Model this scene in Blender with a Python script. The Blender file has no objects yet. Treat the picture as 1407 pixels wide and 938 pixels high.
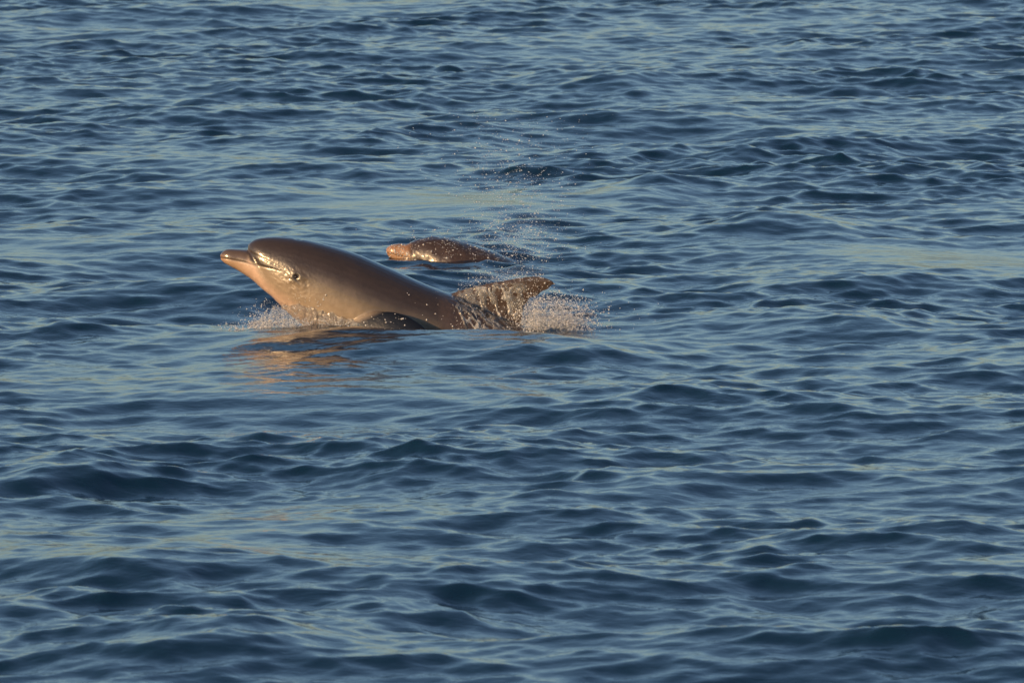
import bpy, bmesh, math, random
import numpy as np
from mathutils import Vector
from mathutils.bvhtree import BVHTree

scene = bpy.context.scene
R = math.radians
rng = np.random.default_rng(11)
random.seed(11)

# ------------------------------------------------------------------ camera
FOCAL, SENSOR = 400.0, 36.0
AIM = 54.7                       # metres to the water at the middle of the picture
CAM_H = 4.7
PITCH = math.atan2(CAM_H, AIM)
cam_d = bpy.data.cameras.new('camera')
cam = bpy.data.objects.new('camera', cam_d)
scene.collection.objects.link(cam)
cam_d.lens, cam_d.sensor_width = FOCAL, SENSOR
cam_d.clip_start, cam_d.clip_end = 0.5, 12000
cam.location = (0, 0, CAM_H)
cam.rotation_euler = (math.pi / 2 - PITCH, 0, 0)
cam_d.dof.use_dof = True
cam_d.dof.focus_distance = AIM + 1.5
cam_d.dof.aperture_fstop = 14.0
scene.camera = cam

# ------------------------------------------------------------------ sky, sun, exposure
SUN_EL, SUN_AZ = 13.0, 229.0      # azimuth clockwise from +Y (view direction): behind the camera, to its left
world = bpy.data.worlds.new('World')
scene.world = world
world.use_nodes = True
wn = world.node_tree.nodes
bg = wn['Background']
sky = wn.new('ShaderNodeTexSky')
sky.sky_type = 'NISHITA'
sky.sun_disc = False
sky.sun_elevation = R(SUN_EL)
sky.sun_rotation = R(SUN_AZ)
sky.altitude = 0
sky.air_density = 1.0
sky.dust_density = 1.8
sky.ozone_density = 2.5
world.node_tree.links.new(sky.outputs[0], bg.inputs[0])
bg.inputs[1].default_value = 0.125

sd = bpy.data.lights.new('sun', 'SUN')
sun = bpy.data.objects.new('sun', sd)
scene.collection.objects.link(sun)
sd.energy = 5.0
sd.angle = R(0.5)
sd.color = (1.0, 0.60, 0.28)
a = R(SUN_AZ)
to_sun = Vector((math.sin(a) * math.cos(R(SUN_EL)), math.cos(a) * math.cos(R(SUN_EL)), math.sin(R(SUN_EL))))
sun.rotation_euler = to_sun.to_track_quat('Z', 'Y').to_euler()

vs = scene.view_settings
vs.view_transform = 'Standard'
vs.look = 'None'
vs.exposure = 0.44
vs.gamma = 1.0
vs.use_curve_mapping = False
scene.cycles.max_bounces = 8
scene.cycles.sample_clamp_indirect = 6.0

# ------------------------------------------------------------------ helpers
PW, PH = 1407.0, 938.0
WY = 452.0                                            # picture row where the near dolphin's mid-plane meets the water
_v = (PH / 2 - WY) * SENSOR / FOCAL / PW
DIST = CAM_H * (math.cos(PITCH) + _v * math.sin(PITCH)) / (math.sin(PITCH) - _v * math.cos(PITCH))
S = DIST / math.cos(PITCH) * SENSOR / FOCAL / PW      # metres per photo unit at the near dolphin


def link(o):
    scene.collection.objects.link(o)
    return o


def tag(o, label=None, cat=None, group=None, kind=None):
    if label: o['label'] = label
    if cat: o['category'] = cat
    if group: o['group'] = group
    if kind: o['kind'] = kind
    return o


def mesh_np(name, v, f, mat, parent=None, smooth=True):
    """v: (n,3) array, f: (m,k) array of one polygon size."""
    v = np.asarray(v, np.float32); f = np.asarray(f, np.int32)
    me = bpy.data.meshes.new(name)
    k = f.shape[1]
    me.vertices.add(len(v)); me.vertices.foreach_set('co', v.ravel())
    me.loops.add(f.size); me.loops.foreach_set('vertex_index', f.ravel())
    me.polygons.add(len(f))
    me.polygons.foreach_set('loop_start', np.arange(0, f.size, k, dtype=np.int32))
    if smooth:
        me.polygons.foreach_set('use_smooth', np.ones(len(f), bool))
    me.update(calc_edges=True)
    me.validate()
    if mat: me.materials.append(mat)
    o = bpy.data.objects.new(name, me)
    link(o)
    if parent: o.parent = parent
    return o


def new_mat(name):
    m = bpy.data.materials.new(name)
    m.use_nodes = True
    return m, m.node_tree.nodes, m.node_tree.links, m.node_tree.nodes['Principled BSDF']


def vnoise(P, scale, seed=0, octaves=3):
    """value noise on (n,3) points, about -1..1"""
    P = np.asarray(P, np.float64) * scale
    out = np.zeros(len(P)); amp = 1.0; tot = 0
    for o in range(octaves):
        i = np.floor(P).astype(np.int64); fr = P - i
        w = fr * fr * (3 - 2 * fr)
        acc = 0
        for dx in (0, 1):
            for dy in (0, 1):
                for dz in (0, 1):
                    h = (i[:, 0] + dx) * 374761393 + (i[:, 1] + dy) * 668265263 + (i[:, 2] + dz) * 2147483647 + seed * 1274126177 + o * 97
                    h = (h ^ (h >> 13)) * 1274126177
                    h = (h ^ (h >> 16)) & 0xffffff
                    val = h / float(0xffffff) * 2 - 1
                    acc = acc + val * (w[:, 0] if dx else 1 - w[:, 0]) * (w[:, 1] if dy else 1 - w[:, 1]) * (w[:, 2] if dz else 1 - w[:, 2])
        out += acc * amp; tot += amp
        amp *= 0.5; P = P * 2.03 + 17.3
    return out / tot


# ------------------------------------------------------------------ sea
def sea_material():
    m, n, l, p = new_mat('sea_water')
    p.inputs['Base Color'].default_value = (0.003, 0.017, 0.038, 1)
    p.inputs['Roughness'].default_value = 0.045
    p.inputs['IOR'].default_value = 1.333
    tc = n.new('ShaderNodeTexCoord')
    mp = n.new('ShaderNodeMapping'); mp.inputs['Scale'].default_value = (1.0, 1.35, 1.0)
    l.new(tc.outputs['Object'], mp.inputs['Vector'])
    n1 = n.new('ShaderNodeTexNoise'); n1.inputs['Scale'].default_value = 14.0
    n1.inputs['Detail'].default_value = 3.0; n1.inputs['Distortion'].default_value = 0.6
    l.new(mp.outputs[0], n1.inputs['Vector'])
    b = n.new('ShaderNodeBump'); b.inputs['Strength'].default_value = 1.0; b.inputs['Distance'].default_value = 0.0028
    l.new(n1.outputs['Fac'], b.inputs['Height'])
    l.new(b.outputs[0], p.inputs['Normal'])
    return m


DX, DY = 0.017, 0.0335
NX, NY = 1024, 1400
X0, Y0 = -NX * DX / 2, 38.8
IX0, IX1 = 222, 802              # fine columns: -4.9 .. 4.9 m


def wave_fields(slope=0.155, wind_deg=100, lam_peak=0.85, lam_min=0.05, seed=8):
    r = np.random.default_rng(seed)
    kx = 2 * np.pi * np.fft.fftfreq(NX, DX)[None, :]
    ky = 2 * np.pi * np.fft.fftfreq(NY, DY)[:, None]
    k = np.hypot(kx, ky); k[0, 0] = 1
    kp = 2 * np.pi / lam_peak; kc = 2 * np.pi / lam_min
    psi = k ** -4.0 * np.exp(-1.1 * (kp / k) ** 2) * np.exp(-(k / kc) ** 2)
    psi *= 1.0 / (1.0 + (k / (2 * np.pi / 0.14)) ** 0.8)
    w = R(wind_deg)
    c = (kx * np.cos(w) + ky * np.sin(w)) / k
    spread = 0.30 + np.abs(c) ** 2 * np.where(c > 0, 1.0, 0.35)
    psi *= spread
    psi[0, 0] = 0
    h = np.sqrt(psi) * (r.normal(size=k.shape) + 1j * r.normal(size=k.shape))
    sy = np.fft.ifft2(1j * k * h).real
    h *= slope / sy.std()
    # gusts: ripples come and go in patches
    env = np.fft.ifft2(np.exp(-(k * 0.55) ** 2) * np.fft.fft2(r.normal(size=k.shape))).real
    env = np.clip(1 + 0.24 * env / env.std(), 0.25, 2.0)
    long_ = np.exp(-(k / (2 * np.pi / 1.1)) ** 2)
    h = h * long_ + np.fft.fft2(np.fft.ifft2(h * (1 - long_)) * env)
    # low swell under the chop
    sw = np.exp(-((k - 2 * np.pi / 2.9) / 0.75) ** 2) * (0.12 + np.clip(c, 0, 1) ** 4)
    hs = np.sqrt(sw) * (r.normal(size=k.shape) + 1j * r.normal(size=k.shape)); hs[0, 0] = 0
    hs *= 0.048 / np.fft.ifft2(1j * k * hs).real.std()
    h = h + hs
    z = np.fft.ifft2(h).real
    dx = np.fft.ifft2(-1j * kx / k * h).real
    dy = np.fft.ifft2(-1j * ky / k * h).real
    lo = np.fft.ifft2(h * np.exp(-(k / (2 * np.pi / 1.5)) ** 2)).real
    return z, dx, dy, lo


def world_of(px, py, z=0.0):
    """place on the water (height z) that lies on a picture point: used only to measure where things stand"""
    u = (px - PW / 2) * SENSOR / FOCAL / PW
    v = -(py - PH / 2) * SENSOR / FOCAL / PW
    d = Vector((u, math.cos(PITCH) + v * math.sin(PITCH), -math.sin(PITCH) + v * math.cos(PITCH)))
    t = (z - CAM_H) / d.z
    return d.x * t, d.y * t


# broad crests: (x, y, half length across, half depth, height, twist) in metres
CRESTS = []


def crest(px, py, half_px, depth, height, twist=0.0, rear=1.9):
    x, y = world_of(px, py)
    sc = y * SENSOR / FOCAL / PW
    CRESTS.append((x, y, half_px * sc, depth, height, twist, rear))


crest(740, 476, 230, 0.75, 0.085, 0.02, 0.4)
crest(450, 474, 110, 0.45, 0.045, -0.02, 0.7)      # swell that hides the near dolphin's flank
crest(130, 790, 230, 0.42, 0.10, -0.25)     # big dark face, lower left
crest(130, 655, 80, 0.32, 0.060, 0.1)
crest(60, 665, 60, 0.30, 0.045, -0.2)
crest(1060, 322, 110, 0.45, 0.085, 0.05)
crest(1150, 455, 130, 0.45, 0.045, 0.1)
crest(300, 900, 170, 0.42, 0.085, -0.05)
crest(860, 120, 90, 0.7, 0.055, 0.0)
crest(900, 265, 60, 0.45, 0.045, 0.1)
crest(590, 660, 120, 0.40, 0.035, 0.0)
crest(1290, 735, 100, 0.45, 0.040, 0.1)


def build_sea():
    z, dx, dy, lo = wave_fields()
    def grow(start, step, stop, ratio=1.16):
        out = []; v = start; s = step
        while v < stop:
            s *= ratio; v += s; out.append(v)
        return out
    ix = np.arange(IX0, IX1)
    xin = X0 + ix * DX
    yin = Y0 + np.arange(NY) * DY
    right = grow(xin[-1], DX, 4200.0)
    left = [-v for v in grow(-xin[0], DX, 4200.0)][::-1]
    far = grow(yin[-1], DY, 8000.0)
    near = [-v for v in grow(-yin[0], DY, 300.0)][::-1]
    xs = np.concatenate([left, xin, right]); ys = np.concatenate([near, yin, far])
    nl, nn = len(left), len(near)
    gx, gy = np.meshgrid(xs, ys)
    jx = np.mod(np.round((gx - X0) / DX).astype(int), NX)
    jy = np.mod(np.round((gy - Y0) / DY).astype(int), NY)
    ax = np.clip(np.maximum(xin[0] - gx, gx - xin[-1]), 0, None)
    ay = np.clip(np.maximum(yin[0] - gy, gy - yin[-1]), 0, None)
    dist = np.hypot(ax, ay)
    fine = np.exp(-dist / 0.25)
    coarse = np.exp(-dist / 6.0)
    hz = z[jy, jx] * fine + lo[jy, jx] * (coarse - fine).clip(0)
    CH = -1.05
    px_ = gx + CH * dx[jy, jx] * fine
    py_ = gy + CH * dy[jy, jx] * fine
    # the water stands at its mean level round the two animals
    for (row, colm, rx, ry, lvl) in ((WY, 520, 1.0, 0.8, 0.0), (353, 615, 0.65, 0.9, 0.0)):
        lx, ly = world_of(colm, row)
        for it in range(2):
            wgt = np.exp(-((gx - lx) / rx) ** 2 - ((gy - ly) / ry) ** 2)
            wl = np.exp(-((gx - lx) / (rx * 0.7)) ** 2 - ((gy - ly) / (ry * 0.5)) ** 2)
            hz += (lvl - (hz * wl).sum() / wl.sum()) * wgt
    # broad crests: steep side towards the camera (-y)
    for (cx, cy, hl, dp, hh, tw, rear) in CRESTS:
        u = (gx - cx); v = (gy - cy) - u * tw
        v = v + 0.10 * np.sin(u * 5 + cx * 3)
        prof = np.where(v < 0, np.exp(-(v / dp) ** 2), np.exp(-(v / (dp * rear)) ** 2))
        hz += hh * prof * np.exp(-(u / hl) ** 2)
    # calmer water is not needed round the animals; instead water heaped against the near dolphin's chest
    hx, hy = (452 - PW / 2) * S, DIST - 0.21
    hz += 0.022 * np.exp(-((gx - hx) / 0.13) ** 2 - ((gy - hy) / 0.08) ** 2)
    hx = (392 - PW / 2) * S
    rough = np.exp(-((gx - hx) / 0.22) ** 2 - ((gy - hy) / 0.22) ** 2)
    rough += np.exp(-((gx - (770 - PW / 2) * S) / 0.20) ** 2 - ((gy - DIST) / 0.35) ** 2)
    sel = rough > 0.02
    P = np.stack([gx[sel], gy[sel], np.zeros(sel.sum())], 1)
    hz[sel] += rough[sel] * (0.020 * vnoise(P, 14, 3, 3) + 0.010)
    V = np.stack([px_, py_, hz], -1).reshape(-1, 3)
    nyy, nxx = gx.shape
    i = np.arange(nyy * nxx).reshape(nyy, nxx)
    F = np.stack([i[:-1, :-1], i[:-1, 1:], i[1:, 1:], i[1:, :-1]], -1).reshape(-1, 4)
    o = mesh_np('sea', V, F, sea_material())
    tag(o, 'dark blue rippled sea filling the whole picture', 'sea', kind='structure')
    fz = hz[nn:nn + NY, nl:nl + len(xin)]
    def height(x, y):
        cx = int(round((x - xin[0]) / DX)); cy = int(round((y - yin[0]) / DY))
        return float(fz[min(max(cy, 0), NY - 1), min(max(cx, 0), len(xin) - 1)])
    return o, height


sea, sea_height = build_sea()


# ------------------------------------------------------------------ dolphins
def skin_material():
    m, n, l, p = new_mat('dolphin_skin')
    at = n.new('ShaderNodeAttribute'); at.attribute_name = 'tone'
    l.new(at.outputs['Color'], p.inputs['Base Color'])
    p.inputs['Roughness'].default_value = 0.34
    p.inputs['IOR'].default_value = 1.4
    p.inputs['Coat Weight'].default_value = 0.8
    p.inputs['Coat Roughness'].default_value = 0.12
    p.inputs['Coat IOR'].default_value = 1.33
    tc = n.new('ShaderNodeTexCoord')
    n1 = n.new('ShaderNodeTexNoise'); n1.inputs['Scale'].default_value = 60; n1.inputs['Detail'].default_value = 4
    l.new(tc.outputs['Object'], n1.inputs['Vector'])
    b = n.new('ShaderNodeBump'); b.inputs['Strength'].default_value = 0.35; b.inputs['Distance'].default_value = 0.004
    l.new(n1.outputs['Fac'], b.inputs['Height'])
    l.new(b.outputs[0], p.inputs['Normal']); l.new(b.outputs[0], p.inputs['Coat Normal'])
    return m


def eye_material():
    m, n, l, p = new_mat('dolphin_eye')
    p.inputs['Base Color'].default_value = (0.012, 0.007, 0.005, 1)
    p.inputs['Roughness'].default_value = 0.06
    return m


SKIN, EYE = skin_material(), eye_material()


def loft(rings):
    """rings: list of (n,3) arrays of one size; returns V, F (quads, end caps as fans of quads collapsed)"""
    n = len(rings[0])
    V = np.concatenate(rings)
    F = []
    for i in range(len(rings) - 1):
        for j in range(n):
            a0 = i * n + j; a1 = i * n + (j + 1) % n
            F.append((a0, a1, a1 + n, a0 + n))
    caps = [list(range(n))[::-1], [(len(rings) - 1) * n + j for j in range(n)]]
    return V, F, caps


def catmull(P, m):
    P = np.asarray(P, float)
    Q = np.vstack([2 * P[0] - P[1], P, 2 * P[-1] - P[-2]])
    out = []
    for i in range(1, len(Q) - 2):
        for t in np.linspace(0, 1, m, endpoint=False):
            p0, p1, p2, p3 = Q[i - 1], Q[i], Q[i + 1], Q[i + 2]
            out.append(0.5 * ((2 * p1) + (p2 - p0) * t + (2 * p0 - 5 * p1 + 4 * p2 - p3) * t * t + (3 * p1 - p0 - 3 * p2 + p3) * t ** 3))
    out.append(Q[-2])
    return np.array(out)


NSEG = 40


def body_rings(st, to3, pw=2.15):
    """st rows: top x, top y, bottom x, bottom y, half width (photo units)"""
    st = catmull(st, 5)
    rings = []
    t = np.linspace(0, 2 * np.pi, NSEG, endpoint=False)
    for tx, ty, bx, by, w in st:
        c = np.array([(tx + bx) / 2, (ty + by) / 2]); up = np.array([(tx - bx) / 2, (ty - by) / 2])
        ct, st_ = np.cos(t), np.sin(t)
        e = 2 / pw
        cc = np.sign(ct) * np.abs(ct) ** e; ss = np.sign(st_) * np.abs(st_) ** e
        pts = c[None] + up[None] * cc[:, None]
        rings.append(to3(pts[:, 0], pts[:, 1], max(w, 0.5) * ss))
    return rings


def fin_rings(st, to3, lateral=False):
    """st rows: lead x,y, trail x,y, half thickness, side offset (photo units)"""
    st = catmull(st, 4)
    t = np.linspace(0, 2 * np.pi, NSEG, endpoint=False)
    rings = []
    for lx, ly, tx, ty, th, off in st:
        c = np.array([(lx + tx) / 2, (ly + ty) / 2]); ax = np.array([(lx - tx) / 2, (ly - ty) / 2])
        f = np.cos(t)
        pts = c[None] + ax[None] * f[:, None]
        thick = th * np.sin(t) * (0.65 + 0.45 * f)
        rings.append(to3(pts[:, 0], pts[:, 1], thick + off))
    return rings


def build_dolphin(label, spec, s, wy, dist, yaw=0.0, voxel=0.0045):
    cx0 = spec['origin']
    root = bpy.data.objects.new('dolphin', None); link(root)
    x0 = (cx0 - PW / 2) * s
    root.location = (x0, dist, 0)
    root.rotation_euler = (0, 0, yaw)
    tag(root, label, 'dolphin', 'dolphins swimming left at the surface')

    def to3(px, py, side):
        px = np.asarray(px, float)
        return np.stack([(px - cx0) * s, np.broadcast_to(side, px.shape) * s, (wy - np.asarray(py, float)) * s], 1)

    bm = bmesh.new()
    def add(rings):
        V, F, caps = loft(rings)
        vs_ = [bm.verts.new(v) for v in V]
        for f in F: bm.faces.new([vs_[i] for i in f])
        for c in caps: bm.faces.new([vs_[i] for i in c])
    add(body_rings(spec['body'], to3))
    add(body_rings(spec['beak'], to3, 2.3))
    add(fin_rings(spec['dorsal'], to3))
    for fl in spec['flippers']:
        add(body_rings_y(fl, to3))
    add(fluke_rings(spec['fluke'], to3))
    bmesh.ops.recalc_face_normals(bm, faces=bm.faces)
    me = bpy.data.meshes.new('body'); bm.to_mesh(me); bm.free()
    tmp = bpy.data.objects.new('body', me); link(tmp)
    md = tmp.modifiers.new('remesh', 'REMESH'); md.mode = 'VOXEL'; md.voxel_size = voxel; md.use_smooth_shade = True
    sm = tmp.modifiers.new('smooth', 'SMOOTH'); sm.factor = 0.5; sm.iterations = 7
    dg = bpy.context.evaluated_depsgraph_get()
    me2 = bpy.data.meshes.new_from_object(tmp.evaluated_get(dg))
    bpy.data.objects.remove(tmp); bpy.data.meshes.remove(me)
    me2.name = 'body'
    nv = len(me2.vertices)
    co = np.empty(nv * 3, np.float32); me2.vertices.foreach_get('co', co); co = co.reshape(-1, 3).astype(float)
    no = np.empty(nv * 3, np.float32); me2.vertices.foreach_get('normal', no); no = no.reshape(-1, 3).astype(float)
    # back to photo units for measuring features
    ux = co[:, 0] / s + cx0; uy = wy - co[:, 2] / s
    tone = np.zeros((nv, 3))
    # countershading: position between back (0) and belly (1)
    st = np.array(spec['body'], float)
    order = np.argsort(st[:, 0])
    # foreach vertex find the nearest station by distance to its centre line
    cen = catmull(st, 6)
    c2 = np.stack([(cen[:, 0] + cen[:, 2]) / 2, (cen[:, 1] + cen[:, 3]) / 2], 1)
    up = np.stack([(cen[:, 0] - cen[:, 2]) / 2, (cen[:, 1] - cen[:, 3]) / 2], 1)
    hh = np.linalg.norm(up, axis=1)
    P = np.stack([ux, uy], 1)
    best = np.empty(nv, int)
    for a0 in range(0, nv, 40000):
        d = ((P[a0:a0 + 40000, None] - c2[None]) ** 2).sum(-1)
        # distance along the axis only
        axd = np.stack([-up[:, 1], up[:, 0]], 1) / hh[:, None]
        al = np.abs(((P[a0:a0 + 40000, None] - c2[None]) * axd[None]).sum(-1)) + 0.002 * d
        best[a0:a0 + 40000] = al.argmin(1)
    f = -((P - c2[best]) * (up[best] / hh[best][:, None])).sum(1) / hh[best]     # -1 back .. 1 belly
    exx = spec['eye'][0]
    mm = np.array(spec['mouth'], float)
    f = f - 1.1 * np.clip((np.interp(ux, mm[:, 0], mm[:, 1]) - uy) / 4, 0, 1) * np.clip((exx - ux) / 30, 0, 1)
    nz = vnoise(co, 9, 1, 3); nf = vnoise(co, 45, 2, 3)
    g = np.clip((f + 0.10 * nz + 0.52) / 0.85, 0, 1); g = g * g * (3 - 2 * g)
    back = np.array([0.030, 0.023, 0.020]); flank = np.array([0.20, 0.165, 0.125]); belly = np.array([0.42, 0.31, 0.25])
    tone = back + (flank - back) * g[:, None]
    g2 = np.clip((f + 0.08 * nz - 0.45) / 0.5, 0, 1)
    tone = tone + (belly - tone) * g2[:, None]
    # beak: dark above the mouth line, pale below
    ml = np.array(spec['mouth'], float)
    zm = np.interp(ux, ml[:, 0], ml[:, 1])
    jn = spec['beak'][4][0]                                   # where the beak meets the melon
    upper = np.clip((jn + 6 - ux) / 8, 0, 1)
    lower = np.clip((jn + 25 - ux) / 40, 0, 1)
    on_beak = np.where(uy > zm, lower, upper)
    beak_c = np.where((uy > zm)[:, None], np.array([0.26, 0.185, 0.13]), np.array([0.070, 0.052, 0.043]))
    if 'beak_sun_tone' in spec:
        beak_c = beak_c * 0.3 + np.array(spec['beak_sun_tone']) * 0.7  # warm sunlight on the beak, mixed into its skin colour
    tone = tone + (beak_c - tone) * on_beak[:, None]
    # pale lips at the tip of the lower jaw
    tip = np.exp(-(((ux - ml[0, 0]) / 7) ** 2)) * on_beak
    tone = tone + (np.array([0.24, 0.14, 0.085]) - tone) * (tip * (uy > zm - 5))[:, None] * 0.8
    # fins are dark, blackened further to paint the flipper's shaded side: whatever stands clear of the trunk
    rr = np.sqrt(f * f + (co[:, 1] / s / np.maximum(cen[best, 4], 1)) ** 2)
    outm = np.clip((rr - 1.06) / 0.08, 0, 1) * (ux > spec['beak'][-1][0] + 30)
    tone = tone + (np.array([0.004, 0.004, 0.004]) - tone) * outm[:, None]
    for key, box in spec['dark'].items():
        wgt = np.clip((ux - box[0]) / 10, 0, 1) * np.clip((box[1] - ux) / 10, 0, 1) * np.clip((uy - box[2]) / 4, 0, 1) * np.clip((box[3] - uy) / 4, 0, 1)
        if box[4]: wgt = wgt * np.clip((-co[:, 1] / s - box[4]) / 4, 0, 1)
        tone = tone + (np.array(box[5]) - tone) * wgt[:, None]
    tone *= (1 + 0.16 * nf + 0.14 * nz)[:, None]
    # mouth groove: carved and dark inside
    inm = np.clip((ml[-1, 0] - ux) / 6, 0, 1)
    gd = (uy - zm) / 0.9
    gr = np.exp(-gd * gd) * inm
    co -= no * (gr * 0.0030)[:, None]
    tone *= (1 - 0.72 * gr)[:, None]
    # crease between beak and melon running back to the eye
    if 'crease' in spec:
        cr = np.array(spec['crease'], float)
        zc = np.interp(ux, cr[:, 0], cr[:, 1])
        gg = np.exp(-((uy - zc) / 1.8) ** 2) * ((ux > cr[0, 0]) & (ux < cr[-1, 0])) * (np.abs(co[:, 1]) > 0.02)
        gg *= np.clip((cr[-1, 0] - ux) / 14, 0, 1)
        co -= no * (gg * 0.0016)[:, None]
    # eye: brow swelling, socket, wrinkles
    ex, ey = spec['eye']
    dd = np.hypot(ux - ex, (uy - ey) * 1.15)
    co += no * (0.0060 * np.exp(-(dd / 13) ** 2) - 0.006 * np.exp(-(dd / 3.6) ** 2))[:, None]
    # loose wet folds running back from the mouth corner past the eye and down the cheek
    wr = np.exp(-((ux - ex + 4) / 26) ** 2 - ((uy - ey - 8) / 24) ** 2) * (dd > 4)
    Q = np.stack([ux * 0.045 + uy * 0.05, uy * 0.11 - ux * 0.09, co[:, 1] * 8], 1)
    co += no * (wr * 0.0022 * (1 - 2 * np.abs(vnoise(Q, 1.6, 5, 3)) * 1.6))[:, None]
    tone *= (1 - 0.88 * np.exp(-(dd / 8.5) ** 3))[:, None]  # dark eye patch, painted wider to take in the shade around it
    # blowhole
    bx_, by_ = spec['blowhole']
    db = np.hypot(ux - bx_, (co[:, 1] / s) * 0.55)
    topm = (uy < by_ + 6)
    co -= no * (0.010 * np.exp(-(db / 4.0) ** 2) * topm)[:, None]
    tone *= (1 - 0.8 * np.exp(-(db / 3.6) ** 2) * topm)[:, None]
    # body: very slight lumps
    co += no * (0.0022 * vnoise(co, 7, 8, 2))[:, None]
    if 'rough' in spec:                                      # water-covered skin is lumpier
        x0r, x1r = spec['rough']
        w = np.clip((ux - x0r) / 25, 0, 1) * np.clip((x1r - ux) / 25, 0, 1)
        co += no * (w * spec.get('rough_amp', 0.004) * vnoise(co, 26, 9, 3))[:, None]
    me2.vertices.foreach_set('co', co.astype(np.float32).ravel())
    ca = me2.color_attributes.new('tone', 'FLOAT_COLOR', 'POINT')
    ca.data.foreach_set('color', np.concatenate([np.clip(tone, 0.003, 1), np.ones((nv, 1))], 1).astype(np.float32).ravel())
    me2.update()
    me2.polygons.foreach_set('use_smooth', np.ones(len(me2.polygons), bool))
    me2.materials.clear(); me2.materials.append(SKIN)
    body = bpy.data.objects.new('body', me2); link(body); body.parent = root
    # eyes on both sides
    npo = len(me2.polygons)
    bvh = BVHTree.FromPolygons([tuple(c) for c in co], [tuple(p_.vertices) for p_ in me2.polygons])
    ezx, ezz = (ex - cx0) * s, (wy - ey) * s
    for sgn in (-1, 1):
        hit = bvh.ray_cast(Vector((ezx, sgn * 1.0, ezz)), Vector((0, -sgn, 0)))
        if hit[0] is None: continue
        ebm = bmesh.new()
        bmesh.ops.create_uvsphere(ebm, u_segments=20, v_segments=12, radius=0.012)
        for f_ in ebm.faces: f_.smooth = True
        eme = bpy.data.meshes.new('eye'); ebm.to_mesh(eme); ebm.free(); eme.materials.append(EYE)
        eo = bpy.data.objects.new('eye', eme); link(eo); eo.parent = root
        eo.scale = (1.15, 0.8, 0.75)
        eo.location = hit[0] + Vector((0, -sgn * 0.0035, 0))
    return root, body, bvh, to3


def body_rings_y(st, to3):
    """flipper: rows x, y, side, half along x, half height, half side; lofted in order"""
    st = catmull(st, 4)
    t = np.linspace(0, 2 * np.pi, NSEG, endpoint=False)
    rings = []
    for i, (x, y, sd_, hx, hz, hy) in enumerate(st):
        j0, j1 = max(i - 1, 0), min(i + 1, len(st) - 1)
        tx, ty, ts = st[j1, :3] - st[j0, :3]
        L = math.sqrt(tx * tx + ty * ty + ts * ts)
        T = np.array([tx, ty, ts]) / L
        A = np.array([hx, hz, hy]); A = A / np.linalg.norm(A)
        B = np.cross(T, A); B /= np.linalg.norm(B)
        A = np.cross(B, T)
        ch = math.sqrt(hx * hx + hz * hz + hy * hy); th = max(1.2, ch * 0.20)
        pts = np.array([x, y, sd_])[None] + np.cos(t)[:, None] * A[None] * ch + np.sin(t)[:, None] * B[None] * th
        rings.append(to3(pts[:, 0], pts[:, 1], pts[:, 2]))
    return rings


def fluke_rings(st, to3):
    """flat tail flukes: rows side, lead x, lead y, trail x, trail y"""
    st = catmull(st, 4)
    t = np.linspace(0, 2 * np.pi, NSEG, endpoint=False)
    rings = []
    for sd_, lx, ly, tx, ty in st:
        c = np.array([(lx + tx) / 2, (ly + ty) / 2]); ax = np.array([(lx - tx) / 2, (ly - ty) / 2])
        L = np.linalg.norm(ax); nrm = np.array([-ax[1], ax[0]]) / L
        th = max(1.2, L * 0.16)
        pts = c[None] + ax[None] * np.cos(t)[:, None] + nrm[None] * (np.sin(t) * th)[:, None]
        rings.append(to3(pts[:, 0], pts[:, 1], np.full(NSEG, sd_)))
    return rings


DARK = (0.050, 0.036, 0.030)
near_spec = dict(
    origin=520,
    body=[(341, 337, 342, 349, 5), (344, 333.2, 346, 358, 14), (351, 328.8, 353, 374, 22), (362, 326.2, 364, 394, 29),
          (380, 325, 378, 412, 36), (402, 326.2, 396, 428, 43), (425, 330, 412, 441, 48), (453, 336.8, 432, 455, 53),
          (490, 348.5, 460, 472, 57), (533, 366.8, 495, 488, 59), (575, 386, 535, 497, 57), (620, 404, 580, 505, 52),
          (670, 427, 632, 514, 44), (720, 450, 690, 524, 34), (780, 477, 755, 536, 23), (850, 508, 832, 549, 13),
          (910, 528, 900, 558, 8), (945, 536, 938, 558, 6)],
    beak=[(302.5, 350.5, 303.5, 356, 4), (306, 345.3, 308.5, 361, 9.5), (313, 341.7, 317, 366, 13.5), (325, 341.8, 330, 373.5, 16),
          (340, 343.2, 346, 384, 20.5), (356, 347, 360, 396, 25), (378, 355, 380, 412, 31)],
    mouth=[(300, 352.8), (317, 354.9), (338, 358.8), (358, 363), (377, 366.5), (388, 370)],
    crease=[(341, 344), (356, 350), (372, 357), (392, 367), (402, 373)],
    eye=(408.5, 376.5), blowhole=(410, 328),
    dorsal=[(605, 412, 708, 480, 10, 0), (625, 401, 716, 450, 8, 0), (650, 393.5, 718, 432, 7, 0), (680, 387.3, 723, 419, 6, -1),
            (705, 382.3, 731, 410, 5, -2), (728, 379.3, 743, 404, 4, -3), (747, 380.2, 755, 396, 3, -4), (760, 386, 763, 390, 1.6, -5)],
    flippers=[
        [(472, 470, -50, 6, 10, -4), (490, 453, -62, 6, 15, -5), (515, 443, -68, 2, 19, -7), (542, 442, -74, -1, 19, -8), (568, 450, -80, -4, 15, -6), (592, 464, -84, -5, 8, -3)],
        [(478, 468, 44, 14, 5, -8), (500, 480, 70, 17, 3, -10), (530, 500, 95, 16, 0, -10), (565, 520, 112, 6, -3, -4)]],
    fluke=[(-82, 985, 548, 990, 550), (-60, 955, 545, 990, 550), (-30, 925, 545, 978, 549), (0, 912, 545, 968, 548), (30, 925, 545, 978, 549), (60, 955, 545, 990, 550), (82, 985, 548, 990, 550)],
    dark=dict(fin=(600, 900, 300, 520, 0, DARK)),
    rough=(600, 780),
)
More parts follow.
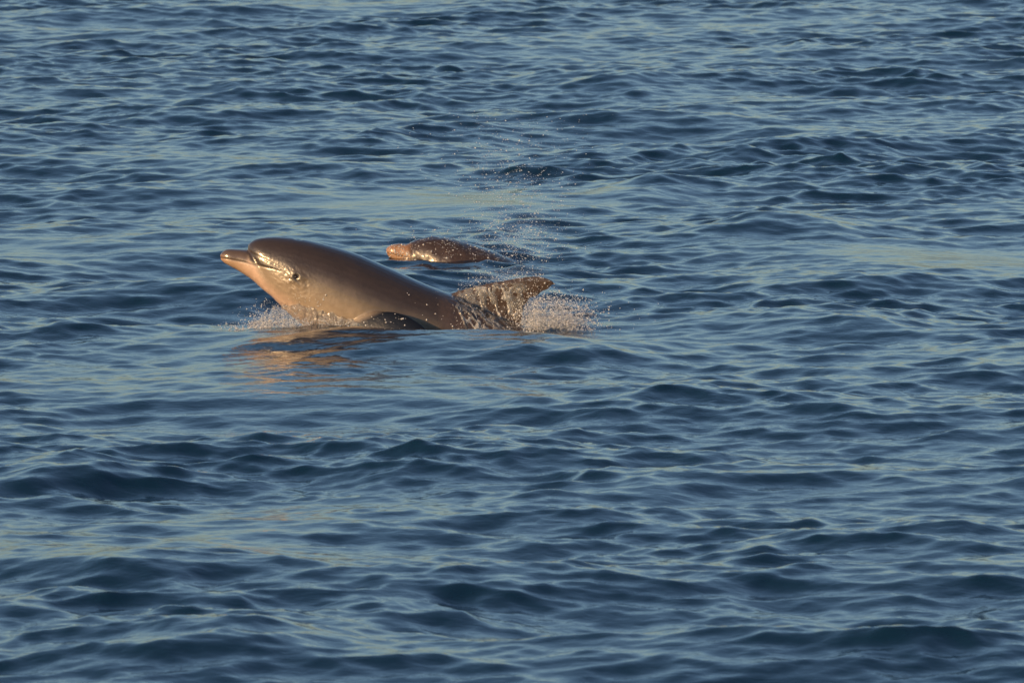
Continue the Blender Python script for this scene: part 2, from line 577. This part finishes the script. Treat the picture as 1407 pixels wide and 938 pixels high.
near, near_body, near_bvh, near_to3 = build_dolphin(
    'large dolphin lifting its head and back out of the water, eye visible', near_spec, S, WY, DIST)

# the far dolphin, further from the lens
fx, fy = world_of(620, 353)
DIST2 = fy
S2 = math.hypot(fy, CAM_H) * SENSOR / FOCAL / PW
far_spec = dict(
    origin=620,
    body=[(560.5, 335, 562, 345, 5), (564, 332.2, 566, 356, 14), (572, 328.6, 573, 372, 22), (585, 325.6, 583, 388, 29),
          (604, 324.8, 598, 405, 36), (622, 328, 615, 418, 42), (645, 334.3, 634, 430, 46), (680, 345.5, 665, 445, 50),
          (715, 362, 700, 462, 52), (755, 388, 740, 480, 50), (800, 420, 790, 500, 44), (850, 450, 842, 515, 34),
          (910, 478, 905, 522, 22), (970, 500, 968, 528, 12), (1010, 512, 1008, 528, 7)],
    beak=[(530.5, 341.5, 531, 347, 4), (534, 338, 534, 352, 9), (541, 335.5, 541, 356, 13), (552, 335, 553, 362, 15),
          (562, 336, 565, 370, 19), (580, 342, 582, 385, 25)],
    mouth=[(528, 346), (545, 349), (565, 354), (585, 360), (600, 364)],
    eye=(628, 366), blowhole=(607, 327),
    dorsal=[(730, 378, 830, 450, 10, 0), (745, 388, 832, 436, 8, 0), (775, 384, 838, 420, 6, 0), (810, 384, 850, 406, 4, 0), (845, 390, 862, 400, 2.5, 0), (864, 397, 868, 400, 1.4, 0)],
    flippers=[
        [(650, 420, -38, 14, 5, 8), (680, 440, -62, 16, 3, 10), (710, 465, -85, 14, 0, 9), (735, 485, -100, 6, -3, 4)],
        [(650, 420, 38, 14, 5, -8), (680, 440, 62, 16, 3, -10), (710, 465, 85, 14, 0, -9), (735, 485, 100, 6, -3, -4)]],
    fluke=[(-78, 1050, 524, 1055, 526), (-55, 1020, 521, 1055, 526), (-28, 992, 520, 1042, 525), (0, 980, 520, 1032, 524), (28, 992, 520, 1042, 525), (55, 1020, 521, 1055, 526), (78, 1050, 524, 1055, 526)],
    beak_sun_tone=(0.27, 0.145, 0.07), rough_amp=0.0045,  # beak colour carries the orange of the low sun
    dark=dict(back=(560, 1100, 300, 400, 0, (0.034, 0.023, 0.018))),
    rough=(528, 720),
)
far, far_body, far_bvh, far_to3 = build_dolphin(
    'smaller dolphin mostly under water with only snout and back showing', far_spec, S2, 353, DIST2, voxel=0.006)


# ------------------------------------------------------------------ spray
def drop_material():
    m, n, l, p = new_mat('water_drops')
    p.inputs['Base Color'].default_value = (0.80, 0.83, 0.86, 1)
    p.inputs['Roughness'].default_value = 0.12
    p.inputs['IOR'].default_value = 1.33
    p.inputs['Transmission Weight'].default_value = 0.55
    return m


DROP = drop_material()
FILM = drop_material(); FILM.name = 'running_water'
_p = FILM.node_tree.nodes['Principled BSDF']
_p.inputs['Transmission Weight'].default_value = 0.90
_p.inputs['Roughness'].default_value = 0.10
FOAM = drop_material(); FOAM.name = 'foam_streaks'
_p = FOAM.node_tree.nodes['Principled BSDF']
_p.inputs['Transmission Weight'].default_value = 0.76
_p.inputs['Roughness'].default_value = 0.18
OCT_V = np.array([(1, 0, 0), (-1, 0, 0), (0, 1, 0), (0, -1, 0), (0, 0, 1), (0, 0, -1)], float)
OCT_F = np.array([(0, 2, 4), (2, 1, 4), (1, 3, 4), (3, 0, 4), (2, 0, 5), (1, 2, 5), (3, 1, 5), (0, 3, 5)])


def drops(name, P, r, label):
    P = np.asarray(P); r = np.asarray(r)
    n = len(P)
    st = 1 + rng.random((n, 3)) * 0.5
    V = (OCT_V[None] * r[:, None, None] * st[:, None, :] + P[:, None]).reshape(-1, 3)
    F = (OCT_F[None] + (np.arange(n) * 6)[:, None, None]).reshape(-1, 3)
    o = mesh_np(name, V, F, DROP)
    return tag(o, label, 'spray', kind='stuff')


def pxw(px, py, depth, s=S, wy=WY, dist=DIST):
    """photo units on the dolphin's own upright plane, pushed sideways by depth metres"""
    return np.stack([(px - PW / 2) * s, np.full_like(px, dist) + depth, (wy - py) * s], 1)


def radii(n, med, sig=0.45, lo=0.0005, hi=0.0042):
    return np.clip(med * np.exp(rng.normal(size=n) * sig), lo, hi)


# behind the fin: a fan of white water thrown back
def fan(n, x0, y0, spread_x, height, lean, depth):
    """ballistic fan: dense at the bottom, thinning upwards"""
    u = rng.beta(1.1, 2.6, n)                       # 0 low .. 1 high
    a_ = rng.normal(size=n) * 0.5
    px = x0 + a_ * spread_x * (0.75 + 0.5 * u) + lean * u
    py = y0 - u * height * np.clip(1.1 - 0.35 * a_ * a_, 0.1, 1.2)
    return pxw(px, py, rng.normal(size=n) * depth)


P1 = np.concatenate([fan(9000, 742, 458, 42, 62, 0, 0.07), fan(7000, 775, 456, 42, 52, 12, 0.07), fan(4000, 733, 456, 28, 68, 14, 0.05), fan(900, 772, 454, 75, 66, 25, 0.10)])
jet = vnoise(P1, 22, 4, 2)
P1 = P1[jet + 0.6 * vnoise(P1, 60, 14, 2) > -0.08 + 0.12 * rng.normal(size=len(P1))]
drops('tail_spray', P1, radii(len(P1), 0.0013, 0.55), 'white spray bursting up behind the fin of the large dolphin')

# beneath the chin
P2 = np.concatenate([fan(2600, 375, 452, 40, 46, -4, 0.06), fan(3000, 432, 446, 75, 16, 0, 0.03) - np.array([0, 0.05, 0]), fan(900, 350, 450, 50, 16, -6, 0.06)])
P2[:, 1] -= 0.17
jet = vnoise(P2, 26, 6, 2)
P2 = P2[jet > -0.1]
drops('chin_spray', P2, radii(len(P2), 0.0012, 0.5), 'splash of droplets under the chin of the large dolphin')

# drops thrown over the fin and back
n = 700
px = 628 + rng.random(n) ** 0.8 * 120; py = np.interp(px, [628, 660, 700, 760], [398, 388, 382, 384]) - np.abs(rng.normal(size=n)) * 9 + 2
P3 = pxw(px, py, rng.normal(size=n) * 0.06)
drops('fin_spray', P3, radii(n, 0.0010, 0.5), 'fine droplets flying off the fin of the large dolphin')

# drops clinging to and streaming over wet skin
def cling(bvh, root, to3, boxes, name, label, s, wy, cx0, rad):
    pts, rs = [], []
    for (xa, xb, ya, yb, n) in boxes:
        for _ in range(n):
            x, y = random.uniform(xa, xb), random.uniform(ya, yb)
            h = bvh.ray_cast(Vector(((x - cx0) * s, -1.0, (wy - y) * s)), Vector((0, 1, 0)))
            if h[0] is None: continue
            pts.append(h[0] + h[1] * 0.0006 + root.location); rs.append(min(0.005, rad * math.exp(random.gauss(0, 0.5))))
    drops(name, np.array(pts), np.array(rs), label)


cling(near_bvh, near, near_to3, [(620, 765, 378, 455, 800), (560, 640, 395, 452, 22), (395, 450, 400, 430, 50), (500, 560, 424, 450, 40)],
      'clinging_drops', 'beads of water on the fin and flank of the large dolphin', S, WY, 520, 0.0016)
cling(far_bvh, far, far_to3, [(530, 565, 330, 353, 220), (565, 700, 324, 354, 100)],
      'clinging_drops', 'beads of water on the snout and back of the smaller dolphin', S2, 353, 620, 0.0017)

# blow: a thin column of droplets drifting beyond the dolphins
n = 3200
u = rng.beta(1.0, 1.7, n)
px = 716 + rng.normal(size=n) * (26 + 34 * u) - 22 * u
py = 366 - u * 230
Pb = pxw(px, py, rng.normal(size=n) * 0.12, S2, 353, DIST2 - 0.6)
n2 = 500
Pb = np.concatenate([Pb, pxw(640 + rng.normal(size=n2) * 60, 350 - rng.random(n2) * 45, rng.normal(size=n2) * 0.1, S2, 353, DIST2 - 0.3)])
Pb = Pb[Pb[:, 2] > 0.02]
drops('blow_droplets', Pb, radii(len(Pb), 0.0011, 0.5, hi=0.004), 'thin column of breath droplets hanging above the smaller dolphin')


# water sheets running off the fin: skin-hugging tongues of water
def sheet(body, root, box, name, label, seed, thick, scale, thr, s, wy, cx0, mat):
    me = body.data
    nv = len(me.vertices)
    co = np.empty(nv * 3, np.float32); me.vertices.foreach_get('co', co); co = co.reshape(-1, 3).astype(float)
    no = np.empty(nv * 3, np.float32); me.vertices.foreach_get('normal', no); no = no.reshape(-1, 3).astype(float)
    ux = co[:, 0] / s + cx0; uy = wy - co[:, 2] / s
    Q = co * np.array([1.0, 1.0, 0.38]) + np.stack([0.35 * co[:, 2], 0 * ux, 0 * ux], 1)
    h = 1 - np.abs(vnoise(Q, scale, seed, 3)) * 2.6 + 0.45 * vnoise(co, 60, seed + 1, 2)
    w = np.clip((ux - box[0]) / 18, 0, 1) * np.clip((box[1] - ux) / 14, 0, 1) * np.clip((uy - box[2]) / 6, 0, 1)
    h = h - thr - (1 - w) * 2
    keep = (h > -0.15) & (uy < box[3]) & (co[:, 1] < 0.02)
    fl = np.empty(len(me.loops), np.int32); me.loops.foreach_get('vertex_index', fl)
    ls = np.empty(len(me.polygons), np.int32); me.polygons.foreach_get('loop_start', ls)
    lt = np.empty(len(me.polygons), np.int32); me.polygons.foreach_get('loop_total', lt)
    q = ls[lt == 4]
    F = np.stack([fl[q], fl[q + 1], fl[q + 2], fl[q + 3]], 1)
    F = F[keep[F].all(1)]
    P = co + no * (np.clip(h * 1.4, -0.3, 1) * thick)[:, None] + np.array(root.location)[None]
    us, inv = np.unique(F, return_inverse=True)
    o = mesh_np(name, P[us], inv.reshape(F.shape), mat)
    return tag(o, label, 'water', kind='stuff')


sheet(near_body, near, (612, 735, 383, 470), 'running_water', 'sheets of water streaming down the fin of the large dolphin', 21, 0.009, 15, 0.52, S, WY, 520, FILM)
sheet(near_body, near, (615, 730, 388, 470), 'foam_streaks', 'pale foamy streaks running down the fin of the large dolphin', 44, 0.011, 19, 0.70, S, WY, 520, FOAM)


# curtain of water pushed up against the chest and throat
def curtain():
    nu, nw = 220, 46
    U, W = np.meshgrid(np.linspace(340, 496, nu), np.linspace(0, 1, nw))
    topy = np.interp(U, [340, 360, 378, 396, 415, 440, 470, 496], [446, 436, 420, 415, 416, 421, 430, 438])
    q = np.stack([U.ravel() * 0.05, np.zeros(U.size), np.zeros(U.size)], 1)
    topy = topy + (vnoise(q, 4.0, 31, 4) * 5).reshape(U.shape)
    Y = 462 + (topy - 462) * W
    base = np.empty(U.shape)
    last = 0.0
    for j in range(nu):
        for i in range(nw):
            h = near_bvh.ray_cast(Vector(((U[i, j] - 520) * S, -1.0, (WY - min(Y[i, j], 452)) * S)), Vector((0, 1, 0)))
            base[i, j] = h[0].y if h[0] is not None else -0.03
    base = np.minimum(base, -0.03)
    # steady line of the foot, leaning against the body higher up
    P = np.stack([(U - 520) * S, base, (WY - Y) * S], -1).reshape(-1, 3)
    lump = (1 - np.abs(vnoise(P * np.array([1, 0, 0.6]), 38, 33, 3)) * 2.4).reshape(U.shape)
    fine = vnoise(P * np.array([1, 0, 1]), 110, 35, 2).reshape(U.shape)
    y = base - 0.006 - (1 - W) * 0.055 - 0.016 * lump * (1 - 0.6 * W) - 0.005 * fine
    P = np.stack([P[:, 0] + near.location.x, y.ravel() + near.location.y, P[:, 2]], 1)
    i = np.arange(nu * nw).reshape(nw, nu)
    F = np.stack([i[:-1, :-1], i[:-1, 1:], i[1:, 1:], i[1:, :-1]], -1).reshape(-1, 4)
    o = mesh_np('bow_wave', P, F, FILM)
    tag(o, 'foamy water heaped against the throat of the large dolphin', 'water', kind='stuff')


curtain()
